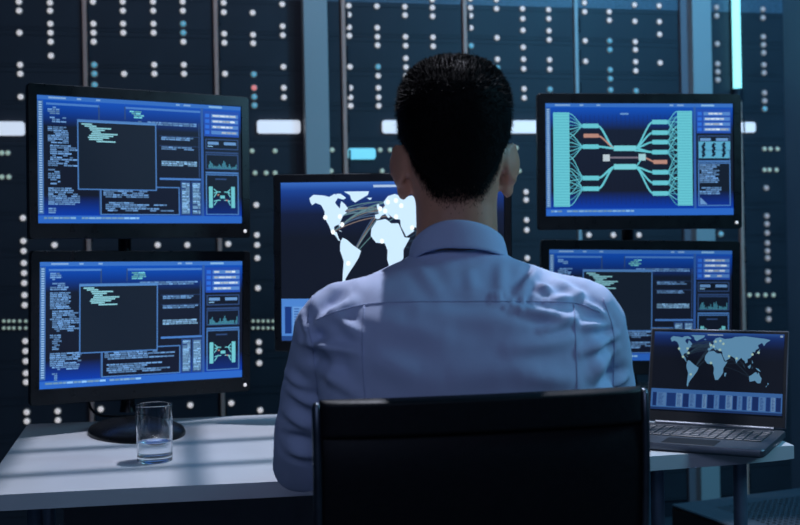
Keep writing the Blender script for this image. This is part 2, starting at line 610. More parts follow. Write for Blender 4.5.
def base_ui(s):
    stops = [(0, (40, 96, 190)), (.04, (18, 80, 186)), (.13, (14, 58, 146)), (.24, (20, 29, 48)), (.78, (20, 25, 42)), (.95, (10, 62, 176)), (1, (26, 84, 190))]
    for (a, ca), (b, cb) in zip(stops, stops[1:]):
        s.grad(0, a, 1, b, ca, cb)
    s.L += 1
    s.rect(0, 0, 1, .032, (56, 112, 196))
    s.L += 1
    for u, w in ((.05, .05), (.10, .03), (.18, .02), (.27, .02), (.66, .02), (.7, .035)):
        s.rect(u, .008, u + w, .022, (128, 170, 220))
    s.rect(.83, .008, .90, .024, C['lt'])
    s.rect(0, .94, 1, 1, (44, 104, 200))
    s.L += 1
    s.text(.025, .952, .48, .975, C['lt'], .02, .95, False, .05)
    s.rect(0, .04, .026, .93, (64, 108, 170))
    s.L += 1
    for k in range(46):
        s.rect(.006, .05 + k * .019, .020, .06 + k * .019, (150, 190, 228))
    s.rect(.787, .03, .80, .94, (50, 92, 164))

def side_panel(s, kind):
    u0, u1 = .81, .985
    s.rect(u0 - .006, .05, u1 + .004, .265, (36, 78, 176))
    s.L += 1
    for k in range(4):
        v = .075 + k * .047
        s.rect(u0, v, u0 + .022, v + .03, (46, 110, 220))
        s.rect(u0 + .032, v, u1, v + .03, (84, 134, 205))
        s.L += 1
        s.text(u0 + .04, v + .007, u1 - .01, v + .026, C['wht'], .02, .9, False, .3)
    s.rect(u0, .285, u1, .375, C['bg'])
    s.L += 1
    s.frame(u0, .285, u1, .375, C['dim'])
    s.rect(u0 + .012, .31, u0 + .07, .335, C['txt'])
    s.rect(u0 + .098, .31, u1 - .012, .335, C['txt'])
    s.rect(u0 + .012, .345, u0 + .04, .353, C['lt'])
    s.rect(u0, .395, u1, .41, C['dim'])
    s.rect(u0, .415, u1, .545, C['bg'])
    s.L += 1
    s.frame(u0, .415, u1, .545, C['dim'])
    if kind == 'code':
        for k in range(26):
            h = abs(math.sin(k * .55) * math.cos(k * .23)) * .05 + random.random() * .03
            s.rect(u0 + .01 + k * .006, .54 - h, u0 + .0145 + k * .006, .54, (70, 140, 165))
        s.rect(u0, .565, u1, .58, C['brd'])
        s.grad(u0, .585, u1, .75, C['bg'], C['bg'])
        s.grad(u0, .75, u1, .93, C['bg'], (14, 44, 120))
        s.L += 1
        s.frame(u0, .585, u1, .93, C['brd'])
        s.rect(u0 + .05, .62, u0 + .11, .632, C['dim'])
        for ua in (u0 + .012, u1 - .045):
            s.rect(ua + .004, .69, ua + .024, .87, C['teal'])
        for k in range(5):
            v = .71 + k * .035
            s.line([(u0 + .042, v), (u0 + .06, .735 + (k // 3) * .07), (u0 + .078, .735 + (k // 3) * .07)], .004, C['teal'])
            s.line([(u1 - .045, v), (u1 - .06, .735 + (k // 3) * .07), (u1 - .078, .735 + (k // 3) * .07)], .004, C['teal'])
        s.L += 1
        s.rect(u0 + .075, .765, u1 - .075, .79, C['teal'])
        s.rect(u0 + .06, .755, u0 + .07, .765, C['org'])
        s.rect(u1 - .07, .80, u1 - .06, .81, C['org'])
    else:
        s.rect(u0 + .004, .34, u1, .49, (92, 170, 205))
        s.L += 1
        for q in range(3):
            uu = u0 + .03 + q * .055
            s.line([(uu + .008 * math.sin(k * 1.7 + q), .355 + k * .012) for k in range(11)], .012, (16, 26, 50))
        s.rect(u0, .51, u1, .525, C['brd'])
        s.grad(u0, .53, u1, .78, C['bg'], C['bg'])
        s.grad(u0, .78, u1, .92, C['bg'], (14, 50, 150))
        s.L += 1
        s.frame(u0, .53, u1, .92, C['brd'])
        s.text(u0 + .008, .545, u1 - .05, .72, C['txt'], .017)
        s.text(u0 + .008, .75, u1 - .05, .82, C['txt'], .017)
        s.poly([(u0 + .01, .84), (u0 + .05, .905), (u0 + .01, .905)], C['txt'])

def code_screen(W, H, gain):
    s = Scr(W, H, gain)
    base_ui(s)
    s.rect(.04, .055, .285, .072, (74, 126, 200))
    s.rect(.28, .055, .286, .93, C['dim'])
    s.rect(.41, .055, .785, .072, (74, 126, 200))
    s.rect(.405, .055, .41, .16, C['dim'])
    s.L += 1
    s.text(.046, .085, .10, .15, C['txt'], .0155)
    s.text(.046, .165, .13, .22, C['txt'], .0155)
    s.text(.046, .24, .14, .37, C['txt'], .0135, .97, False, .12)
    s.text(.046, .385, .185, .56, C['txt'], .0155, .9)
    s.text(.046, .575, .10, .70, C['txt'], .0155)
    s.text(.046, .72, .19, .86, C['txt'], .0155, .9)
    s.text(.046, .88, .08, .935, C['txt'], .0155)
    s.text(.43, .085, .50, .15, C['teal'], .0155)
    s.text(.47, .165, .765, .20, C['txt'], .0155, .97, False, .08)
    for v in (.285, .365):
        s.rect(.575, v - .008, .78, v - .004, C['dim'])
        s.text(.585, v, .765, v + .028, C['txt'], .0145, .97, False, .3)
    s.text(.585, .485, .765, .53, C['lt'], .0145, .97, False, .06)
    s.rect(.575, .625, .785, .642, (74, 126, 200))
    s.rect(.775, .16, .78, .62, C['dim'])
    # lower middle pane and two columns of figures
    s.rect(.285, .70, .675, .935, (18, 24, 44))
    s.L += 1
    s.frame(.285, .70, .675, .935, C['brd'])
    s.text(.30, .735, .655, .795, C['txt'], .0155, .9, True, .5)
    s.text(.30, .83, .655, .915, C['txt'], .0155, .9, True, .6)
    s.rect(.68, .65, .73, .935, (42, 72, 128))
    s.rect(.735, .65, .785, .935, (42, 72, 128))
    s.L += 1
    s.text(.687, .665, .725, .925, C['lt'], .0135, .97, False, .1)
    s.text(.742, .665, .78, .925, C['lt'], .0135, .97, False, .1)
    side_panel(s, 'code')
    s.L += 2
    s.rect(.180, .175, .560, .735, C['pop'])
    s.L += 1
    s.rect(.180, .175, .560, .197, (84, 136, 200))
    s.frame(.180, .175, .560, .735, C['brd'])
    s.L += 1
    for u, v, e in ((.2, .205, .25), (.215, .22, .27), (.235, .235, .34), (.24, .25, .31), (.25, .265, .29), (.245, .28, .37), (.235, .295, .35), (.23, .31, .33), (.235, .325, .30), (.27, .34, .36)):
        s.rect(u, v, e, v + .011, (140, 204, 218))
    return s

def sig(x0, y0, x1, y1, n=10):
    return [(x0 + (x1 - x0) * t, y0 + (y1 - y0) * (t * t * (3 - 2 * t))) for t in [k / n for k in range(n + 1)]]

def flow_screen(W, H, gain):
    s = Scr(W, H, gain)
    base_ui(s)
    s.L += 1
    T, T2 = (104, 200, 214), (74, 160, 182)
    for k in range(24):
        s.rect(.14 + k * .0235, .1, .141 + k * .0235, .9, (26, 34, 56))
    s.L += 1
    for u0, u1, v0, v1 in ((.04, .125, .08, .92), (.70, .78, .065, .915)):
        s.rect(u0, v0, u1, v1, T)
        s.L += 1
        for k in range(34):
            v = v0 + (v1 - v0) * (k + .5) / 34
            s.rect(u0 + .004, v, u1 - .004, v + .005, (80, 172, 194))
    s.rect(.395, .085, .44, .10, C['txt'])
    Ln, Rn = (.20, .385, .665, .76), (.165, .26, .345, .435, .615, .71, .805)
    for n, (lo, hi) in zip(Ln, ((.09, .30), (.27, .50), (.47, .80), (.60, .91))):
        for k in range(7):
            v = lo + (hi - lo) * k / 6
            s.line(sig(.125, v, .205, n, 8), .0035, T2 if k % 2 else T)
    for n, (lo, hi) in zip(Rn, ((.07, .3), (.12, .36), (.2, .48), (.3, .58), (.45, .74), (.55, .82), (.66, .91))):
        for k in range(6):
            v = lo + (hi - lo) * k / 5
            s.line(sig(.64, n, .70, v, 8), .0035, T2 if k % 2 else T)
    for n, c in zip(Ln, (.40, .40, .565, .565)):
        s.line(sig(.275, n, .365, c), .009, T)
    for n in Rn[:4]:
        s.line(sig(.47, .40, .57, n), .008, T)
    for n in Rn[3:]:
        s.line(sig(.47, .565 if n > .5 else .42, .57, n), .008, T)
    s.line(sig(.47, .565, .53, .46), .006, T)
    s.line(sig(.275, .29, .37, .40), .007, C['org'])
    s.line(sig(.53, .49, .575, .52), .007, C['org'])
    s.line([(.32, .483), (.51, .483)], .008, (120, 112, 128))
    s.L += 1
    for n in Ln:
        s.rect(.195, n - .02, .28, n + .02, T)
    for n in Rn:
        s.rect(.565, n - .02, .648, n + .02, T)
    for n in (.40, .565):
        s.rect(.36, n - .024, .478, n + .024, (120, 208, 220))
    s.rect(.20, .27, .28, .305, C['org'])
    s.rect(.57, .505, .645, .54, C['org'])
    s.rect(.302, .455, .338, .515, (190, 205, 214))
    s.rect(.492, .45, .53, .51, (160, 206, 214))
    side_panel(s, 'flow')
    return s

LAND = [
    [(-168, 66), (-156, 71), (-128, 70), (-110, 68), (-95, 72), (-82, 69), (-94, 60), (-88, 56), (-80, 52), (-78, 58), (-76, 62), (-66, 58), (-58, 52), (-66, 48), (-60, 46), (-70, 43), (-75, 38), (-81, 31), (-80, 25), (-84, 30), (-90, 29), (-97, 27), (-97, 20), (-90, 20), (-87, 16), (-83, 10), (-78, 8), (-84, 8), (-92, 14), (-105, 20), (-112, 29), (-117, 33), (-124, 40), (-124, 48), (-134, 57), (-150, 60), (-160, 57), (-164, 60)],
    [(-45, 60), (-22, 70), (-20, 78), (-40, 80), (-60, 78), (-68, 76), (-54, 70), (-52, 64)],
    [(-78, 72), (-66, 68), (-62, 66), (-70, 64), (-84, 66), (-90, 72)],
    [(-78, 8), (-72, 12), (-60, 9), (-50, 2), (-35, -6), (-39, -15), (-48, -26), (-57, -36), (-65, -44), (-68, -54), (-74, -50), (-73, -38), (-70, -20), (-80, -6), (-80, 2)],
    [(-6, 35), (10, 37), (20, 31), (32, 31), (42, 12), (51, 11), (40, -5), (40, -16), (33, -26), (26, -34), (18, -34), (12, -18), (13, -6), (8, 4), (-8, 5), (-17, 14), (-16, 24)],
    [(-9, 38), (-9, 43), (-2, 44), (-4, 48), (4, 51), (9, 55), (6, 60), (14, 68), (26, 71), (40, 67), (60, 69), (70, 73), (100, 75), (130, 72), (160, 70), (179, 67), (164, 60), (157, 52), (150, 60), (136, 54), (140, 47), (130, 42), (127, 36), (121, 38), (122, 30), (115, 22), (108, 20), (108, 11), (102, 9), (100, 15), (95, 17), (90, 22), (80, 14), (77, 8), (72, 20), (62, 25), (57, 26), (58, 20), (45, 13), (36, 27), (35, 36), (27, 37), (24, 38), (19, 41), (13, 45), (18, 40), (15, 38), (9, 44), (3, 42), (-2, 37)],
    [(-5, 50), (1, 52), (-3, 58), (-6, 56)], [(131, 32), (140, 36), (144, 44), (140, 42), (136, 36)],
    [(95, 5), (105, -5), (103, -3), (98, 3)], [(109, 1), (117, 7), (118, 1), (114, -4)], [(131, -1), (141, -3), (150, -10), (140, -8)],
    [(120, -4), (125, 1), (122, -1)], [(120, 18), (124, 12), (122, 8)], [(44, -16), (50, -16), (47, -25), (44, -24)], [(-24, 66), (-14, 66), (-18, 63)], [(-84, 22), (-75, 20), (-78, 22)],
    [(114, -22), (122, -18), (130, -12), (136, -12), (137, -17), (142, -11), (146, -19), (153, -26), (150, -37), (140, -38), (131, -32), (116, -35)],
    [(173, -35), (178, -38), (173, -42), (174, -40)], [(172, -41), (170, -46), (167, -46)],
]
LATV = [.66, .06]
def mapuv(lon, lat):
    return (float(np.interp(lon, (-168, -60, 20, 133, 179), (.13, .30, .50, .80, .90))), float(np.interp(lat, (-55, 75), LATV)))

def map_screen(W, H, gain, land, shade, rays):
    s = Scr(W, H, gain)
    for (a, ca), (b, cb) in zip(*(lambda q: (q, q[1:]))([(0, (52, 100, 182)), (.05, (26, 62, 138)), (.10, (22, 48, 112)), (.2, (18, 28, 56)), (.35, (16, 22, 36)), (.74, (16, 22, 36))])):
        s.grad(0, a, 1, b, ca, cb)
    s.L += 1
    s.rect(.42, .02, .54, .035, (160, 185, 215))
    s.rect(.97, .015, .99, .04, (170, 195, 225))
    s.L += 1
    hub = [(-122, 40), (-80, 41), (-100, 20), (-58, -23), (-74, 30), (0, 51), (9, 48), (14, 60), (28, 40), (3, 7), (37, 55), (55, 25), (77, 20), (121, 31), (139, 36), (28, 62)]
    def arc(a, b, col, wd):
        (x0, y0), (x1, y1) = mapuv(*a), mapuv(*b)
        h = -.06 - .1 * abs(x1 - x0)
        s.line([(x0 + (x1 - x0) * t, y0 + (y1 - y0) * t + h * 4 * t * (1 - t) * .35) for t in [k / 10 for k in range(11)]], wd, col)
    for i, a in enumerate(hub[:5]):
        for j, b in enumerate(hub[5:9]):
            arc(a, b, [(96, 128, 140), (120, 106, 100), (84, 118, 124), (70, 92, 120)][(i + j) % 4] if rays else (52, 76, 96), .0028)
    for b in ((121, -28), (139, 36), (100, 5)):
        arc((9, 48), b, (52, 74, 92), .0025)
        arc((28, 0), b, (44, 62, 80), .0025)
    s.L += 1
    for p in LAND:
        uv = [mapuv(*q) for q in p]
        for tri in tessellate_polygon([[Vector((u, v, 0)) for u, v in uv]]):
            s.poly([uv[k] for k in tri], land, False)
    s.L += 1
    for h in hub:
        u, v = mapuv(*h)
        r = .016
        s.poly([(u + r * .62 * math.cos(k * PI / 5), v + r * math.sin(k * PI / 5)) for k in range(10)], shade, False)
    s.L += 1
    s.rect(0, .735, 1, .97, (72, 124, 196))
    s.L += 1
    u = .015
    k = 0
    while u < .985:
        wd = random.choice((.03, .045, .07, .05))
        c = [(24, 52, 116), (98, 146, 206), (30, 64, 134), (120, 164, 214)][k % 4]
        s.rect(u, .785, min(u + wd, .99), .955, c)
        s.L += 1
        if k % 2:
            for q in range(9):
                s.rect(u + .006, .795 + q * .017, u + wd * random.uniform(.5, .8), .803 + q * .017, (52, 92, 160))
        u += wd + .006
        k += 1
    s.rect(0, .97, 1, 1, (34, 66, 124))
    return s

# ------------------------------------------------------------------ monitors
def monitor(loc, yaw, roll, W, H, side, top, bot, scr, label, dep=.035):
    """origin = bottom centre of the front; the photo's tiny tilt is kept"""
    c = Vector(loc)
    up = Vector((-math.sin(roll) * math.cos(yaw), -math.sin(roll) * math.sin(yaw), math.cos(roll)))
    o = thing('monitor', label, 'monitor', c - up * H / 2, yaw, 'monitors on the desk', ry=0)
    o.rotation_euler = (Matrix.Rotation(yaw, 3, 'Z') @ Matrix.Rotation(-roll, 3, 'Y')).to_euler()
    zc = H / 2
    ring = rounded_rect(W, H, .008)
    bm = bmesh.new()                                                        # shell swells towards its back
    rings = []
    for k, y in ((1, .006), (1, .018), (.97, .026), (.80, .040), (.62, dep + .015)):
        rings.append([(x * k, y, z * k + zc) for x, z in ring])
    loft(bm, rings)
    obj('housing', bm, M['plastic'], o, True, 35)
    sw, sh = W - 2 * side, H - top - bot
    sz = zc + (bot - top) / 2
    inner = [(max(-sw / 2, min(sw / 2, x * 10)), max(-sh / 2, min(sh / 2, z * 10))) for x, z in ring]
    bm = bmesh.new()
    R0 = [[(x, .006, z + zc) for x, z in ring], [(x, .001, z + zc) for x, z in ring], [(x * .994, -.001, z * .992 + zc) for x, z in ring],
          [(x * 1.006, -.001, z * 1.008 + sz) for x, z in inner], [(x, .0025, z + sz) for x, z in inner], [(x, .006, z + sz) for x, z in inner]]
    loft(bm, R0, False)
    obj('bezel', bm, M['plastic'], o)
    scr.build(o, .0028, sz)
    bm = bmesh.new()
    ellipsoid(bm, (W / 2 - .014, -.0012, bot * .45), (.0042, .0018, .0042), seg=12)
    p = obj('power_light', bm, M['led_w'], o, True)
    p['label'] = 'small white power light'
    bm = B(-.05, .05, .048, .058, zc - .05, zc + .05, bev=.003)
    for k in range(8):
        box(bm, -.12, .12, .034, .042, zc + .055 + k * .006, zc + .058 + k * .006)
    obj('mount_plate', bm, M['matte'], o)
    return o

mW, mH = .51, .333
args = (mW, mH, .0205, .0245, .0345)
sW, sH = mW - .041, mH - .059
monitor((-.5688, 2.4919, 1.3308), .5538, -.0086, *args, code_screen(sW, sH, .95), 'upper of the two left monitors, wide black screen full of blue code windows')
monitor((-.5776, 2.5123, .9700), .5445, -.0227, *args, code_screen(sW, sH, 1.0), 'lower of the two left monitors, blue code screen behind the water glass')
monitor((.5925, 2.7209, 1.3311), .0837, -.011, *args, flow_screen(sW, sH, .95), 'upper right monitor showing a teal branching diagram')
monitor((.5966, 2.7586, .9712), .1166, -.0263, *args, code_screen(sW, sH, .72), 'lower right monitor with blue code windows, partly hidden by the man and laptop')
monitor((-.0197, 2.4547, 1.1008), -.1018, -.0121, .53, .395, .017, .0185, .024, map_screen(.496, .3525, 1.15, (196, 224, 248), (240, 250, 255), True),
        'middle monitor with a bright world map, half hidden behind the man')

def stand(x, y, yaw, ztop, heads, label, reach, off=0.0, ox=0.0, rb=.112, sy=1.3):
    o = thing('monitor_stand', label, 'stand', (x, y, .740), yaw, 'monitor stands on the desk')
    prof = [(1.0, 0), (1.0, .006), (.97, .012), (.80, .021), (.45, .028), (.2, .031)]
    obj('base', lathe(bmesh.new(), [(r * rb, z) for r, z in prof], 48, sx=1, sy=sy), M['plastic'], o, True, 40)
    obj('pole', lathe(bmesh.new(), [(.020, .026), (.017, .04), (.0150, .06), (.0150, ztop - .74), (.008, ztop - .735)], 24, ox, off), M['plastic'], o, True, 40)
    for hz_ in heads:
        z = hz_ - .74
        bm = bmesh.new()
        lathe(bm, [(.022, z - .03), (.024, z - .026), (.024, z + .026), (.022, z + .03)], 24, ox, off)
        box(bm, ox - .016, ox + .016, off - reach, off, z - .014, z + .014, bev=.003)
        box(bm, ox - .045, ox + .045, off - reach - .006, off - reach, z - .045, z + .045, bev=.002)
        obj('mount_arm', bm, M['matte'], o, True, 35)
    return o
st = stand(-.583, 2.425, .549, 1.36, (.97, 1.33), 'black stand with a glossy oval base holding the two left monitors', .016, .153, .0306, .098, 1.50)
cb = tube(bmesh.new(), [tuple(p) for p in catmull([(-.0, .17, .15), (-.05, .18, .07), (-.03, .20, .02), (.04, .22, .005), (.08, .20, .004)], 6)], .003, 8)
obj('cable', cb, M['matte'], st, True)
stand(.585, 2.856, .10, 1.36, (.97, 1.33), 'black stand holding the two right monitors, hidden behind the laptop', .030)
stand(-.010, 2.551, -.1018, 1.14, (1.10,), 'black stand of the middle monitor, hidden behind the man', .030)

# ------------------------------------------------------------------ laptop
lw, ld, lh, lt_ = .285, .226, .2, .29
lp = thing('laptop', 'open dark laptop with a dim world map on the right end of the desk', 'laptop', (.6366 + math.sin(-.5017) * ld / 2, 2.2792 - math.cos(-.5017) * ld / 2, .7405), -.5017)
bm = bmesh.new()
ring = rounded_rect(lw, ld, .012)
loft(bm, [[(x * k, y * k, z) for x, y in ring] for k, z in ((.96, .0), (1, .004), (1, .0135), (.992, .0155))])
obj('base', bm, M['darkalu'], lp, True, 30)
bm = bmesh.new()
for r_ in range(6):
    n = 14 if r_ < 5 else 9
    x = -lw / 2 + .02
    tot = lw - .04
    ws = [1] * n
    if r_ == 5:
        ws = [1, 1, 1, 1, 5, 1, 1, 1, 2]
    un = tot / sum(ws)
    for k in ws:
        box(bm, x + .0012, x + un * k - .0012, ld / 2 - .035 - r_ * .0182 - .0155, ld / 2 - .035 - r_ * .0182, .0155, .0178, bev=.0008, seg=1)
        x += un * k
obj('keyboard', bm, M['key'], lp)
obj('touchpad', B(-.05, .05, -ld / 2 + .008, -ld / 2 + .066, .0150, .0160, bev=.0005, seg=1), M['matte'], lp)
bm = tube(bmesh.new(), [(-lw * .42, ld / 2 - .004, .0165), (lw * .42, ld / 2 - .004, .0165)], .0055, 12, rounded=False)
obj('hinge', bm, M['darkalu'], lp, True, 40)
# lid leans back
lid = B(-lw / 2, lw / 2, 0, .007, 0, lh, bev=.003, seg=2)
lo = obj('lid', lid, M['darkalu'], lp, True, 35)
lo.location = (0, ld / 2 - .002, .018)
lo.rotation_euler = (-lt_, 0, 0)
bez = bmesh.new()
box(bez, -lw / 2 + .003, lw / 2 - .003, -.0008, .001, .003, lh - .003, bev=.0004, seg=1)
obj('bezel', bez, M['matte'], lo)
LATV[:] = [.705, .035]
ms = map_screen(lw - .018, lh - .034, .54, (118, 176, 218), (196, 232, 218), False)
ms.build(lo, -.0012, lh / 2 + .009)

# ------------------------------------------------------------------ glass of water
g = unproj(155, 461.5, 2.106)
gl = thing('drinking_glass', 'clear straight glass a third full of water on the white desk before the left stand', 'glass', (g.x, g.y, .7405))
ro, h = .0345, .108
wo = lambda z: ro * (.955 + .045 * z / h)                 # outer wall
wi = lambda z: wo(z) - .0019                             # inner wall
prof = [(.001, 0), (ro * .86, 0), (ro * .88, .0001), (wo(.002) - .0006, .0007), (wo(.0025), .0025), (wo(.0035), .0035), (wo(.0045), .0045)]
prof += [(wo(z), z) for z in (.02, .05, .08, h - .003, h - .002)]
prof += [(wo(h) - .0002, h - .0006), (wo(h) - .00095, h), (wi(h) + .0002, h - .0006)]
prof += [(wi(z), z) for z in (h - .002, h - .003, .08, .05, .03, .016, .0145)]
prof += [(wi(.0125) - .0006, .0118), (wi(.01) - .003, .0100), (ro * .8, .0098), (.001, .0098)]
obj('tumbler', lathe(bmesh.new(), prof, 56), M['glass'], gl, True, 50)
wr = lambda z: wi(z) - .00015
prof = [(.001, .0100), (ro * .8, .0100), (wr(.01) - .003, .0102), (wr(.0125) - .0006, .0120), (wr(.0145), .0145), (wr(.016), .016), (wr(.03), .03), (wr(.036), .036), (wr(.0375), .0375), (wr(.0375) - .0008, .0371), (wr(.0375) - .003, .037), (wr(.03) - .006, .037), (.001, .037)]
obj('water', lathe(bmesh.new(), prof, 56), M['water'], gl, True, 50)

# ------------------------------------------------------------------ office chair
ch = thing('office_chair', 'black leather office chair with thin metal side frames, turned away, under the man', 'chair', (.074, 1.56, 0), R(10.3))
def backpos(t, x):
    """t 0 top..1 bottom, x across; local chair frame: -y is behind the sitter"""
    z = .955 - t * .43
    y = -.160 + .085 * t - .03 * math.sin(t * PI) + .012 * (1 - (x / .21) ** 2) * -1
    return y, z
bm = bmesh.new()
n, mth = 40, 26
def slab(bm, x0, x1, t0, t1, th, edge):
    rings = []
    for i in range(mth + 1):
        t = t0 + (t1 - t0) * i / mth
        e = min(1, math.sin(PI * min(max(i / mth, .0), 1)) * 3.2) ** .5 if 0 < i < mth else .15
        ring_ = []
        for k in range(n):
            a = 2 * PI * k / n
            cx = math.copysign(abs(math.cos(a)) ** .35, math.cos(a)) * (x1 - x0) / 2 + (x0 + x1) / 2
            cy = math.copysign(abs(math.sin(a)) ** .6, math.sin(a)) * th / 2 * e
            y, z = backpos(t, cx)
            ring_.append((cx, y + cy, z))
        rings.append(ring_)
    loft(bm, rings)
slab(bm, -.208, .208, .10, 1.0, .020, 0)
back = obj('backrest', bm, M['leather'], ch, True, 60)
bm = bmesh.new()
slab(bm, -.209, .209, .0, .112, .032, 0)
obj('headroll', bm, M['leather'], ch, True, 60)
for s in (-1, 1):
    pts = []
    for i in range(14):
        y, z = backpos(.02 + i / 13 * .98, .212)
        pts.append((s * .2125, y, z))
    pts += [(s * .2125, .0, .475), (s * .2125, .12, .462), (s * .2125, .27, .462), (s * .2125, .30, .448)]
    obj('side_frame', tube(bmesh.new(), pts, .0062, 12, flat=1.6), M['frame'], ch, True, 50)
    pts = [(s * .218, -.03, .50), (s * .25, .0, .58), (s * .25, .02, .655), (s * .25, .10, .668), (s * .25, .20, .66), (s * .245, .235, .62), (s * .218, .22, .46)]
    obj('armrest', tube(bmesh.new(), [tuple(p) for p in catmull(pts, 6)], .009, 12), M['frame'], ch, True, 50)
bm = bmesh.new()
rings = []
for i in range(21):
    y = -.10 + .42 * i / 20
    z = .452 + .006 * math.cos(i / 20 * PI) - (.03 * max(0, i / 20 - .8) / .2)
    e = 1 if 0 < i < 20 else .3
    rings.append([(math.copysign(abs(math.cos(a)) ** .35, math.cos(a)) * .205, y, z + math.copysign(abs(math.sin(a)) ** .6, math.sin(a)) * .02 * e) for a in [2 * PI * k / 36 for k in range(36)]])
loft(bm, rings)
obj('seat', bm, M['leather'], ch, True, 60)
obj('tilt_mechanism', B(-.09, .09, -.04, .18, .385, .43, bev=.01), M['matte'], ch)
obj('gas_lift', lathe(bmesh.new(), [(.028, .09), (.028, .25), (.018, .252), (.018, .39)], 24, 0, .07), M['frame'], ch, True, 40)
obj('hub', lathe(bmesh.new(), [(.045, .06), (.045, .10), (.035, .115)], 24, 0, .07), M['frame'], ch, True, 40)
for k in range(5):
    a = 2 * PI * k / 5 + .3
    d = (math.cos(a), math.sin(a))
    lg = obj('leg', tube(bmesh.new(), [(d[0] * .03, .07 + d[1] * .03, .088), (d[0] * .29, .07 + d[1] * .29, .072)], [.02, .013], 12), M['frame'], ch, True, 50)
    bm = bmesh.new()
    cx, cy = d[0] * .29, .07 + d[1] * .29
    for q in (-1, 1):
        ax = Vector((-d[1], d[0], 0))
        c = Vector((cx, cy, .027)) + ax * q * .011
        tube(bm, [c - ax * .008, c + ax * .008], .0265, 18, rounded=False)
    tube(bm, [(cx, cy, .027), (cx, cy, .075)], .008, 10)
    obj('caster', bm, M['plastic'], lg, True, 50)

# ------------------------------------------------------------------ the man
X0 = .083
HP = np.array([  # z, half width, back, front, centre y
    (1.10, .068, .070, .058, 1.612), (1.16, .0590, .061, .054, 1.618), (1.20, .0590, .064, .060, 1.622), (1.225, .0620, .071, .078, 1.626), (1.25, .0668, .081, .088, 1.630),
    (1.28, .0712, .090, .093, 1.634), (1.31, .0750, .096, .096, 1.635), (1.34, .0752, .096, .094, 1.635), (1.365, .0705, .088, .088, 1.635),
    (1.385, .0590, .073, .075, 1.636), (1.398, .0430, .053, .056, 1.637), (1.405, .022, .027, .03, 1.638), (1.4075, .004, .005, .005, 1.638)])
def head_ring(z, n=48, grow=0.0, gz=0):
    a, b, f, cy = [float(np.interp(z, HP[:, 0], HP[:, k])) for k in range(1, 5)]
    out = []
    for k in range(n):
        t = 2 * PI * k / n
        c, s = math.cos(t), math.sin(t)
        e = 2 / 2.25
        x = math.copysign(abs(c) ** e, c) * (a + grow)
        y = math.copysign(abs(s) ** e, s) * ((f if s > 0 else b) + grow)
        out.append((X0 + x, cy + y, z + gz))
    return out

def hand(bm, wrist, direc, side):
    """palm flat over the desk, five bent fingers, thumb from the inner side of the palm"""
    d = Vector(direc).normalized()
    ax = Vector((d.y, -d.x, 0)) * side               # towards the little finger
    wv = Vector(wrist)
    up = Vector((0, 0, 1))
    tube(bm, [wv, wv + d * .03], [.024, .026], 16, flat=.75)
    palm = wv + d * .03
    for k in range(4):
        off = (k - 1.5) * .0195
        tube(bm, [palm - ax * off * -.7, palm + ax * off + d * .062 + up * .006], [.0175, .0125], 12, flat=.8)
    for k, L in enumerate((.066, .076, .071, .055)):
        off = (k - 1.5) * .0205
        b0 = palm + ax * off + d * .058 + up * .006
        dd = (d + ax * (k - 1.5) * .10).normalized()
        tube(bm, [b0, b0 + dd * L * .42 + up * .008, b0 + dd * L * .76 + up * .0, b0 + dd * L * .96 - up * .012], [.0092, .0088, .008, .0072], 10)
    t0 = palm - ax * .022 + d * .006
    tube(bm, [t0, t0 - ax * .022 + d * .026 - up * .002, t0 - ax * .030 + d * .052 - up * .006, t0 - ax * .030 + d * .070 - up * .010], [.0145, .012, .010, .0085], 10)

SH, EL, WR = {}, {}, {}
for s in (-1, 1):
    SH[s] = Vector((X0 + s * .175, 1.575, 1.027))
    EL[s] = Vector((X0 + (s * .236 if s > 0 else -.242), 1.715, .812))
    WR[s] = Vector((X0 + s * .115, 1.965, .790))
HD = {s: Vector((X0 + s * .082, 2.03, .772)) - WR[s] for s in (-1, 1)}

bm = bmesh.new()
loft(bm, [head_ring(z) for z in np.linspace(1.06, 1.407, 70)])
# jaw, chin, nose, brow, lips, cheeks
ellipsoid(bm, (X0, 1.672, 1.247), (.056, .066, .060))
ellipsoid(bm, (X0, 1.715, 1.203), (.026, .024, .020))
tube(bm, [(X0, 1.722, 1.305), (X0, 1.737, 1.285), (X0, 1.749, 1.268)], [.008, .0095, .012], 12)
for s in (-1, 1):
    ellipsoid(bm, (X0 + s * .010, 1.738, 1.263), (.008, .009, .007), seg=12)
    ellipsoid(bm, (X0 + s * .029, 1.722, 1.318), (.024, .010, .008), seg=16)
    ellipsoid(bm, (X0 + s * .036, 1.708, 1.268), (.022, .02, .018), seg=16)
    # ears
    rot = Matrix.Rotation(s * R(-36), 3, 'Z') @ Matrix.Rotation(R(8), 3, 'X')
    ellipsoid(bm, (X0 + s * .0825, 1.630, 1.260), (.0085, .0225, .027), rot, 20)
    ellipsoid(bm, (X0 + s * .0765, 1.638, 1.226), (.0085, .0135, .018), rot, 16)
    rim = [Vector((0, .020 * math.cos(R(q)) - .001, .026 * math.sin(R(q)) + (.0))) for q in range(60, 271, 15)]
    tube(bm, [Vector((X0 + s * .0860, 1.630, 1.260)) + rot @ v for v in rim], .0045, 10)
for z0_ in (1.236, 1.227):
    tube(bm, [(X0 - .022, 1.724, z0_), (X0, 1.732, z0_ + .001), (X0 + .022, 1.724, z0_)], [.003, .0055, .003], 10)
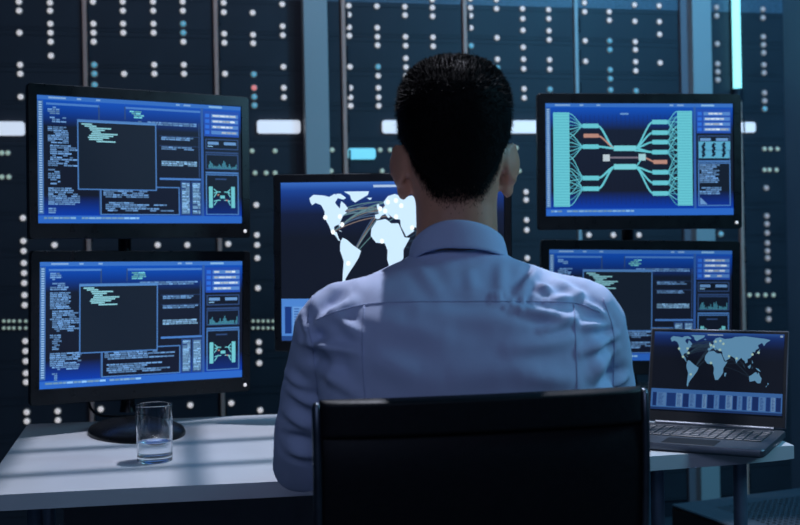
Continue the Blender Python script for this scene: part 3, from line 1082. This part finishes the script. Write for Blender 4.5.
# trunk, hips, legs (under the clothes)
def ring(z, hw, b, f, cy, e=2.4, cx=X0, n=48):
    out = []
    for k in range(n):
        t = 2 * PI * k / n
        c, s = math.cos(t), math.sin(t)
        out.append((cx + math.copysign(abs(c) ** (2 / e), c) * hw, cy + math.copysign(abs(s) ** (2 / e), s) * (f if s > 0 else b), z))
    return out
TOR = [(.545, .165, .105, .13, 1.56), (.65, .165, .100, .135, 1.555), (.80, .184, .112, .130, 1.555), (.90, .197, .120, .126, 1.553), (.97, .203, .121, .122, 1.556),
       (1.02, .203, .115, .112, 1.562), (1.055, .192, .103, .100, 1.568), (1.082, .168, .086, .088, 1.577), (1.103, .125, .070, .074, 1.588), (1.120, .080, .063, .062, 1.600), (1.135, .062, .060, .058, 1.606)]
TORS = [tuple(p) for p in catmull(TOR, 4)]
loft(bm, [ring(z, hw - .014, b_ - .014, f_ - .014, cy) for z, hw, b_, f_, cy in TORS[:-4]])
tube(bm, [(X0, 1.60, 1.02), (X0, 1.612, 1.12)], [.074, .057], 24)
for s in (-1, 1):
    tube(bm, [SH[s] + Vector((-s * .02, 0, -.005)), SH[s].lerp(EL[s], .5), EL[s], EL[s].lerp(WR[s], .3), WR[s]], [.045, .042, .034, .034, .024], 20)
    hand(bm, WR[s], HD[s], s)
    tube(bm, [(X0 + s * .085, 1.56, .555), (X0 + s * .11, 1.80, .545), (X0 + s * .12, 2.0, .535)], [.072, .068, .054], 20)
    tube(bm, [(X0 + s * .12, 2.0, .53), (X0 + s * .12, 1.99, .36), (X0 + s * .12, 1.97, .10)], [.052, .05, .034], 20)
body_me = remesh(bm, .0042, 4, 'body')
man = thing('person', 'man in a pale blue shirt with short dark hair seated with his back turned', 'person', (X0, 1.56, 0))
OFF = Vector((-X0, -1.56, 0))
def pobj(name, me, m, parent=man, smooth=True):
    if isinstance(me, bmesh.types.BMesh):
        bmesh.ops.translate(me, verts=me.verts[:], vec=OFF)
    else:
        me.transform(Matrix.Translation(OFF))
    return obj(name, me, m, parent, smooth)
pobj('body', body_me, M['skin'])
for s in (-1, 1):
    bm = ellipsoid(bmesh.new(), (X0 + s * .030, 1.7175, 1.300), (.011, .011, .011), seg=16)
    e_ = pobj('eye', bm, M['eye'])
    pobj('iris', ellipsoid(bmesh.new(), (X0 + s * .030, 1.7275, 1.300), (.005, .0022, .005), seg=12), M['iris'], e_)
    bm = tube(bmesh.new(), [(X0 + s * .014, 1.735, 1.324), (X0 + s * .03, 1.735, 1.329), (X0 + s * .048, 1.722, 1.324)], .0035, 8, flat=1.3)
    pobj('eyebrow', bm, M['hair'])

# shirt -------------------------------------------------------------
bm = bmesh.new()
loft(bm, [ring(z, hw, b_, f_, cy) for z, hw, b_, f_, cy in TORS])
for s in (-1, 1):
    tube(bm, [(X0 + s * .05, 1.595, 1.074), (X0 + s * .11, 1.585, 1.058), (X0 + s * .168, 1.578, 1.040)], [.038, .047, .052], 24)
    a, e, w_ = SH[s], EL[s], WR[s]
    tube(bm, [a, a.lerp(e, .25), a.lerp(e, .55), a.lerp(e, .85), e + Vector((0, .01, -.004)), e.lerp(w_, .25), e.lerp(w_, .6), w_ - (w_ - e) * .03], [.060, .058, .055, .051, .048, .046, .041, .033], 28)
    tube(bm, [a + Vector((-s * .05, 0, -.06)), a + Vector((-s * .01, .02, -.07))], [.06, .05], 20)
sh_me = remesh(bm, .0040, 10, 'shirt')

nv = len(sh_me.vertices)
co = np.empty(nv * 3)
sh_me.vertices.foreach_get('co', co)
co = co.reshape(-1, 3)
no = np.empty(nv * 3)
sh_me.vertices.foreach_get('normal', no)
no = no.reshape(-1, 3)
def P2(px, py, d=1.50):
    q = unproj(px, py, d)
    return np.array((q.x, q.z))
# folds read off the shirt: start, end, half width (mm), height (mm)
FOLDS = [
    (306, 334, 352, 302, 9, 5), (298, 344, 358, 349, 7, 6), (335, 316, 362, 334, 8, 4), (322, 306, 348, 290, 9, -4), (300, 318, 312, 345, 6, 4),
    (301, 360, 352, 366, 9, -4), (283, 398, 312, 414, 8, 5), (280, 382, 303, 396, 7, 4), (277, 424, 308, 440, 9, 5), (276, 452, 306, 458, 9, -5), (279, 470, 308, 476, 8, 4),
    (325, 372, 360, 392, 9, 3), (370, 352, 420, 372, 16, 2.5), (372, 320, 440, 330, 14, 2), (440, 372, 540, 360, 18, 2.2), (420, 312, 520, 318, 12, 1.6),
    (518, 292, 541, 272, 6, 5), (537, 284, 552, 291, 5, 4), (512, 307, 572, 318, 7, 5), (538, 328, 572, 319, 6, 4), (577, 325, 615, 327, 6, 5), (577, 350, 622, 338, 7, 5),
    (580, 301, 611, 320, 6, 5), (548, 300, 585, 296, 6, 4), (560, 281, 590, 300, 6, 4), (587, 372, 622, 352, 8, 4), (584, 390, 630, 372, 8, -3), (604, 392, 638, 384, 7, 6),
    (505, 345, 568, 338, 10, 3), (520, 372, 572, 376, 12, 2.5), (330, 330, 334, 390, 10, 2.5), (592, 330, 598, 392, 9, 2.5),
    (415, 262, 440, 296, 10, 1.5), (505, 262, 498, 296, 9, 2), (470, 268, 472, 292, 9, 1.4),
]
for k in range(14):                                        # little gathers along the yoke seam
    x = 490 + k * 5 + random.uniform(-1.5, 1.5)
    FOLDS.append((x, 303, x + random.uniform(-3, 4), 303 + random.choice((-1, 1)) * random.uniform(5, 11), 3.0, random.uniform(1, 2.2)))
disp = np.zeros(nv)
xz = co[:, [0, 2]]
backw = np.clip(-no[:, 1] * 2.5 + .35, 0, 1)
for x0, y0, x1, y1, wd, hh in FOLDS:
    a, b = P2(x0, y0), P2(x1, y1)
    ab = b - a
    t = ((xz - a) @ ab) / (ab @ ab)
    tc = np.clip(t, 0, 1)
    dd = np.linalg.norm(xz - (a + tc[:, None] * ab), axis=1) * 1000
    taper = np.sin(np.clip(tc, .04, .96) * PI) ** .5
    disp += np.exp(-(dd / wd) ** 2) * hh * .0016 * taper * backw
    disp -= np.exp(-((dd - wd * 1.6) / wd) ** 2) * hh * .0006 * taper * backw
ns = np.array([noise.noise(Vector((p[0] * 16, p[1] * 16, p[2] * 22))) for p in co])
ns2 = np.array([noise.noise(Vector((p[0] * 40 + 9, p[1] * 40, p[2] * 26))) for p in co])
disp += ns * .0022 + ns2 * .0006
co2 = co + no * disp[:, None]
sh_me.vertices.foreach_set('co', co2.ravel())
sh_me.update()
shirt = None
tree = BVHTree.FromPolygons([Vector(p) for p in co2], [tuple(p.vertices) for p in sh_me.polygons])
def cast(px, py):
    o = Vector((0, 0, EYE))
    h_ = tree.ray_cast(o, (unproj(px, py, 1) - o).normalized())
    return h_[0], h_[1]
shirt = pobj('shirt', sh_me, M['shirt'])
for path in ([(316, 320), (335, 312), (363, 305), (400, 302), (460, 301.5), (535, 301.5), (575, 303), (600, 312)],
             [(364, 306), (362, 350), (365, 400), (370, 470)], [(574, 304), (576, 350), (577, 400), (574, 470)],
             [(313, 294), (308, 322), (313, 350), (318, 395)], [(603, 298), (613, 330), (614, 360), (613, 398)]):
    pts = []
    for p in catmull(path, 14):
        h_, nn = cast(*p)
        if h_:
            pts.append(h_ + nn * .0001)
    if len(pts) > 3:
        pobj('seam', tube(bmesh.new(), pts, .0011, 6, rounded=False), M['stitch'], shirt)
# collar: stand, roll and fall around the neck
bm = bmesh.new()
N = 64
CP = [(-.003, -.040), (-.002, -.012), (-.001, -.003), (.002, .0), (.005, -.003), (.0075, -.014), (.0095, -.030), (.0108, -.0395), (.0090, -.0405), (.0070, -.0385), (.0045, -.020), (.002, -.012), (.001, -.040)]
rings = []
for dr, dz in CP:
    rr = []
    for k in range(N):
        t = 2 * PI * k / N
        c, s = math.cos(t), math.sin(t)              # s<0 is the back
        zt = 1.150 - .026 * s - .004 * abs(c) ** 3
        sp = 1 + .32 * max(0, abs(c)) ** 2
        flare = dr * (1.0 + .25 * abs(c))
        x = c * (.0605 + flare)
        y = s * (.0655 + flare)
        rr.append((X0 + x, 1.606 + y + .0, zt + dz * (1 - .12 * abs(c)) + .0015 * math.sin(t * 3 + 1)))
    rings.append(rr)
loft(bm, rings, False)
n_ = len(CP)
bm.verts.ensure_lookup_table()
for k in range(N):
    bm.faces.new((bm.verts[k], bm.verts[(k + 1) % N], bm.verts[(n_ - 1) * N + (k + 1) % N], bm.verts[(n_ - 1) * N + k]))
bmesh.ops.subdivide_edges(bm, edges=bm.edges[:], cuts=1, use_grid_fill=True)
bmesh.ops.smooth_vert(bm, verts=bm.verts[:], factor=.4, use_axis_x=True, use_axis_y=True, use_axis_z=True)
pobj('collar', bm, M['shirt'], shirt)

# trousers and shoes
bm = bmesh.new()
loft(bm, [ring(z, hw, b_, f_, cy, 2.6) for z, hw, b_, f_, cy in ((.492, .16, .09, .14, 1.565), (.53, .178, .118, .15, 1.56), (.58, .176, .116, .145, 1.558), (.625, .172, .110, .142, 1.556))])
for s in (-1, 1):
    tube(bm, [(X0 + s * .085, 1.57, .560), (X0 + s * .11, 1.80, .553), (X0 + s * .12, 2.0, .545)], [.080, .078, .064], 24)
    tube(bm, [(X0 + s * .12, 2.0, .54), (X0 + s * .12, 1.99, .36), (X0 + s * .12, 1.97, .085)], [.063, .060, .050], 24)
pobj('trousers', remesh(bm, .007, 6, 'trousers'), M['trouser'])
for s in (-1, 1):
    x = X0 + s * .12
    bm = bmesh.new()
    loft(bm, [[(x + math.cos(a) * w_ , y, .0 + max(0, math.sin(a)) * h_ + .004) for a in [2 * PI * k / 24 for k in range(24)]] for y, w_, h_ in ((1.915, .018, .05), (1.925, .032, .085), (1.97, .037, .10), (2.03, .040, .075), (2.10, .046, .055), (2.16, .04, .045), (2.20, .02, .03))])
    pobj('shoe', bm, M['shoe'])

# hair ---------------------------------------------------------------
def zline(t):
    """lower edge of the hair round the head; t = 0 right, pi/2 front, -pi/2 back"""
    s = math.sin(t)
    a = math.degrees(math.asin(max(-1, min(1, s))))
    return float(np.interp(a, (-90, -60, -40, -20, -8, 12, 20, 32, 45, 90), (1.212, 1.217, 1.240, 1.270, 1.286, 1.283, 1.245, 1.300, 1.365, 1.376)))
def hair_thick(z, s):
    return float(np.interp(z, (1.21, 1.235, 1.27, 1.31, 1.36, 1.40), (.0020, .0030, .0054, .0076, .0085, .0085)))
NT, NZ = 96, 40
verts, nrm = [], []
for j in range(NZ + 1):
    for k in range(NT):
        t = 2 * PI * k / NT
        zl = zline(t) + .010
        f = j / NZ
        z = zl + (1.407 - zl) * (1 - (1 - f) ** 1.6)
        a, b, fr_, cy = [float(np.interp(z, HP[:, 0], HP[:, q])) for q in range(1, 5)]
        c, s = math.cos(t), math.sin(t)
        e = 2 / 2.25
        th = hair_thick(z, s) * (1 if j else .15)
        dirn = Vector((c, s, float(np.interp(z, (1.30, 1.36, 1.385, 1.40, 1.407), (0, .45, 1.0, 2.2, 8))))).normalized()
        p = Vector((X0 + math.copysign(abs(c) ** e, c) * a, cy + math.copysign(abs(s) ** e, s) * (fr_ if s > 0 else b), z))
        bump = noise.noise(p * 70) * .0014 * min(1, th / .006)
        verts.append(p + dirn * (th + bump))
        nrm.append(dirn)
faces = []
for j in range(NZ):
    for k in range(NT):
        faces.append((j * NT + k, j * NT + (k + 1) % NT, (j + 1) * NT + (k + 1) % NT, (j + 1) * NT + k))
faces.append(tuple(NZ * NT + k for k in range(NT)))
capn = len(verts)
# strands: thin tapered blades over the cap, shorter towards the nape
rnd = random.Random(3)
for i in range(26000):
    j = rnd.random() ** 1.0 * (NZ - .01)
    k = rnd.random() * NT
    j0, k0 = int(j), int(k)
    A = verts[j0 * NT + k0]
    Bv = verts[j0 * NT + (k0 + 1) % NT]
    Cv = verts[min(j0 + 1, NZ) * NT + k0]
    p = A + (Bv - A) * (k - k0) + (Cv - A) * (j - j0)
    nn = nrm[j0 * NT + k0]
    z = p.z
    L = float(np.interp(z, (1.21, 1.25, 1.30, 1.36, 1.41), (.0022, .0045, .008, .011, .012))) * rnd.uniform(.6, 1.2)
    wz = float(np.interp(z + rnd.uniform(-.02, .02), (1.32, 1.39), (0, 1)))
    back = Vector((0, 1, 0)) * wz + Vector((0, 0, -1)) * (1 - wz)
    d = (nn * (.32 + .25 * wz) + back * .55 + Vector((rnd.uniform(-.35, .35), rnd.uniform(-.3, .3), rnd.uniform(-.15, .3)))).normalized()
    sd = d.cross(nn)
    if sd.length < 1e-4:
        continue
    sd = sd.normalized() * .00045
    q = p - nn * .001
    b0 = len(verts)
    verts += [q - sd, q + sd, q + d * L * .6 + sd * .7 - nn * .0004, q + d * L * .6 - sd * .7 - nn * .0004, q + d * L - nn * .0012 * (L / .01)]
    faces += [(b0, b0 + 1, b0 + 2, b0 + 3), (b0 + 3, b0 + 2, b0 + 4)]
# stubble of the fade below the cap at the nape and sides
for i in range(12000):
    t = rnd.uniform(-PI, 0) if rnd.random() < .9 else rnd.uniform(0, 2 * PI)
    zl = zline(t)
    z = zl + .013 - abs(rnd.gauss(0, .011))
    if math.sin(t) > -.35:
        continue
    a, b, fr_, cy = [float(np.interp(z, HP[:, 0], HP[:, q])) for q in range(1, 5)]
    c, s = math.cos(t), math.sin(t)
    e = 2 / 2.25
    nn = Vector((c, s, 0))
    p = Vector((X0 + math.copysign(abs(c) ** e, c) * a, cy + math.copysign(abs(s) ** e, s) * (fr_ if s > 0 else b), z)) + nn * .0010
    sd = Vector((-s, c, 0)) * .0004
    b0 = len(verts)
    verts += [p - sd, p + sd, p + Vector((0, 0, -.0028)) + nn * .0006]
    faces.append((b0, b0 + 1, b0 + 2))
me = bpy.data.meshes.new('hair')
me.from_pydata([tuple(v) for v in verts], [], faces)
pobj('hair', me, M['hair'])

# ------------------------------------------------------------------ overhead: downlight and an added shadow-casting wire grid (above the frame)
dl = thing('downlight', 'round ceiling downlight over the desk', 'lamp', (KEY.x, KEY.y, 2.82))
obj('housing', lathe(bmesh.new(), [(.075, .13), (.075, .0), (.068, -.0), (.062, .02), (.06, .06)], 32, cap=False), M['matte'], dl, True, 40)
obj('reflector', lathe(bmesh.new(), [(.06, .06), (.03, .075), (.005, .08)], 32), M['lamp'], dl, True, 40)
ct = thing('shadow_grid', 'added unseen wire grid over the desk that casts band shadows', 'shadow caster', (0, 0, 0))
TR0, TRD, TRN = Vector((.1, 2.29, 2.12)), Vector((math.cos(.2), math.sin(.2), 0)), Vector((-math.sin(.2), math.cos(.2), 0))  # unseen wire grid, added so the key light falls in bands on the desk
def rod(name, p, q, r_):
    obj(name, tube(bmesh.new(), [p, q], r_, 8, rounded=False), M['alu'], ct, True, 50)
for k in range(5):
    o_ = -.16 + k * .08
    rod('long_wire', TR0 - TRD * 1.5 + TRN * o_, TR0 + TRD * 1.3 + TRN * o_, .0065)
for k in range(24):
    c = TR0 + TRD * (-1.45 + k * .118)
    rod('cross_wire', c - TRN * .16, c + TRN * .16, .0065)
    if k % 3 == 0:
        for o_ in (-.16, .16):
            rod('side_wire', c + TRN * o_, c + TRN * o_ + Vector((0, 0, .06)), .004)
for o_ in (-.16, .16):
    rod('long_wire', TR0 - TRD * 1.5 + TRN * o_ + Vector((0, 0, .06)), TR0 + TRD * 1.3 + TRN * o_ + Vector((0, 0, .06)), .004)
for s_ in (-1.2, 0, 1.1):
    for o_ in (-.16, .16):
        p = TR0 + TRD * s_ + TRN * o_
        rod('hanger_rod', p, Vector((p.x, p.y, 2.95)), .004)
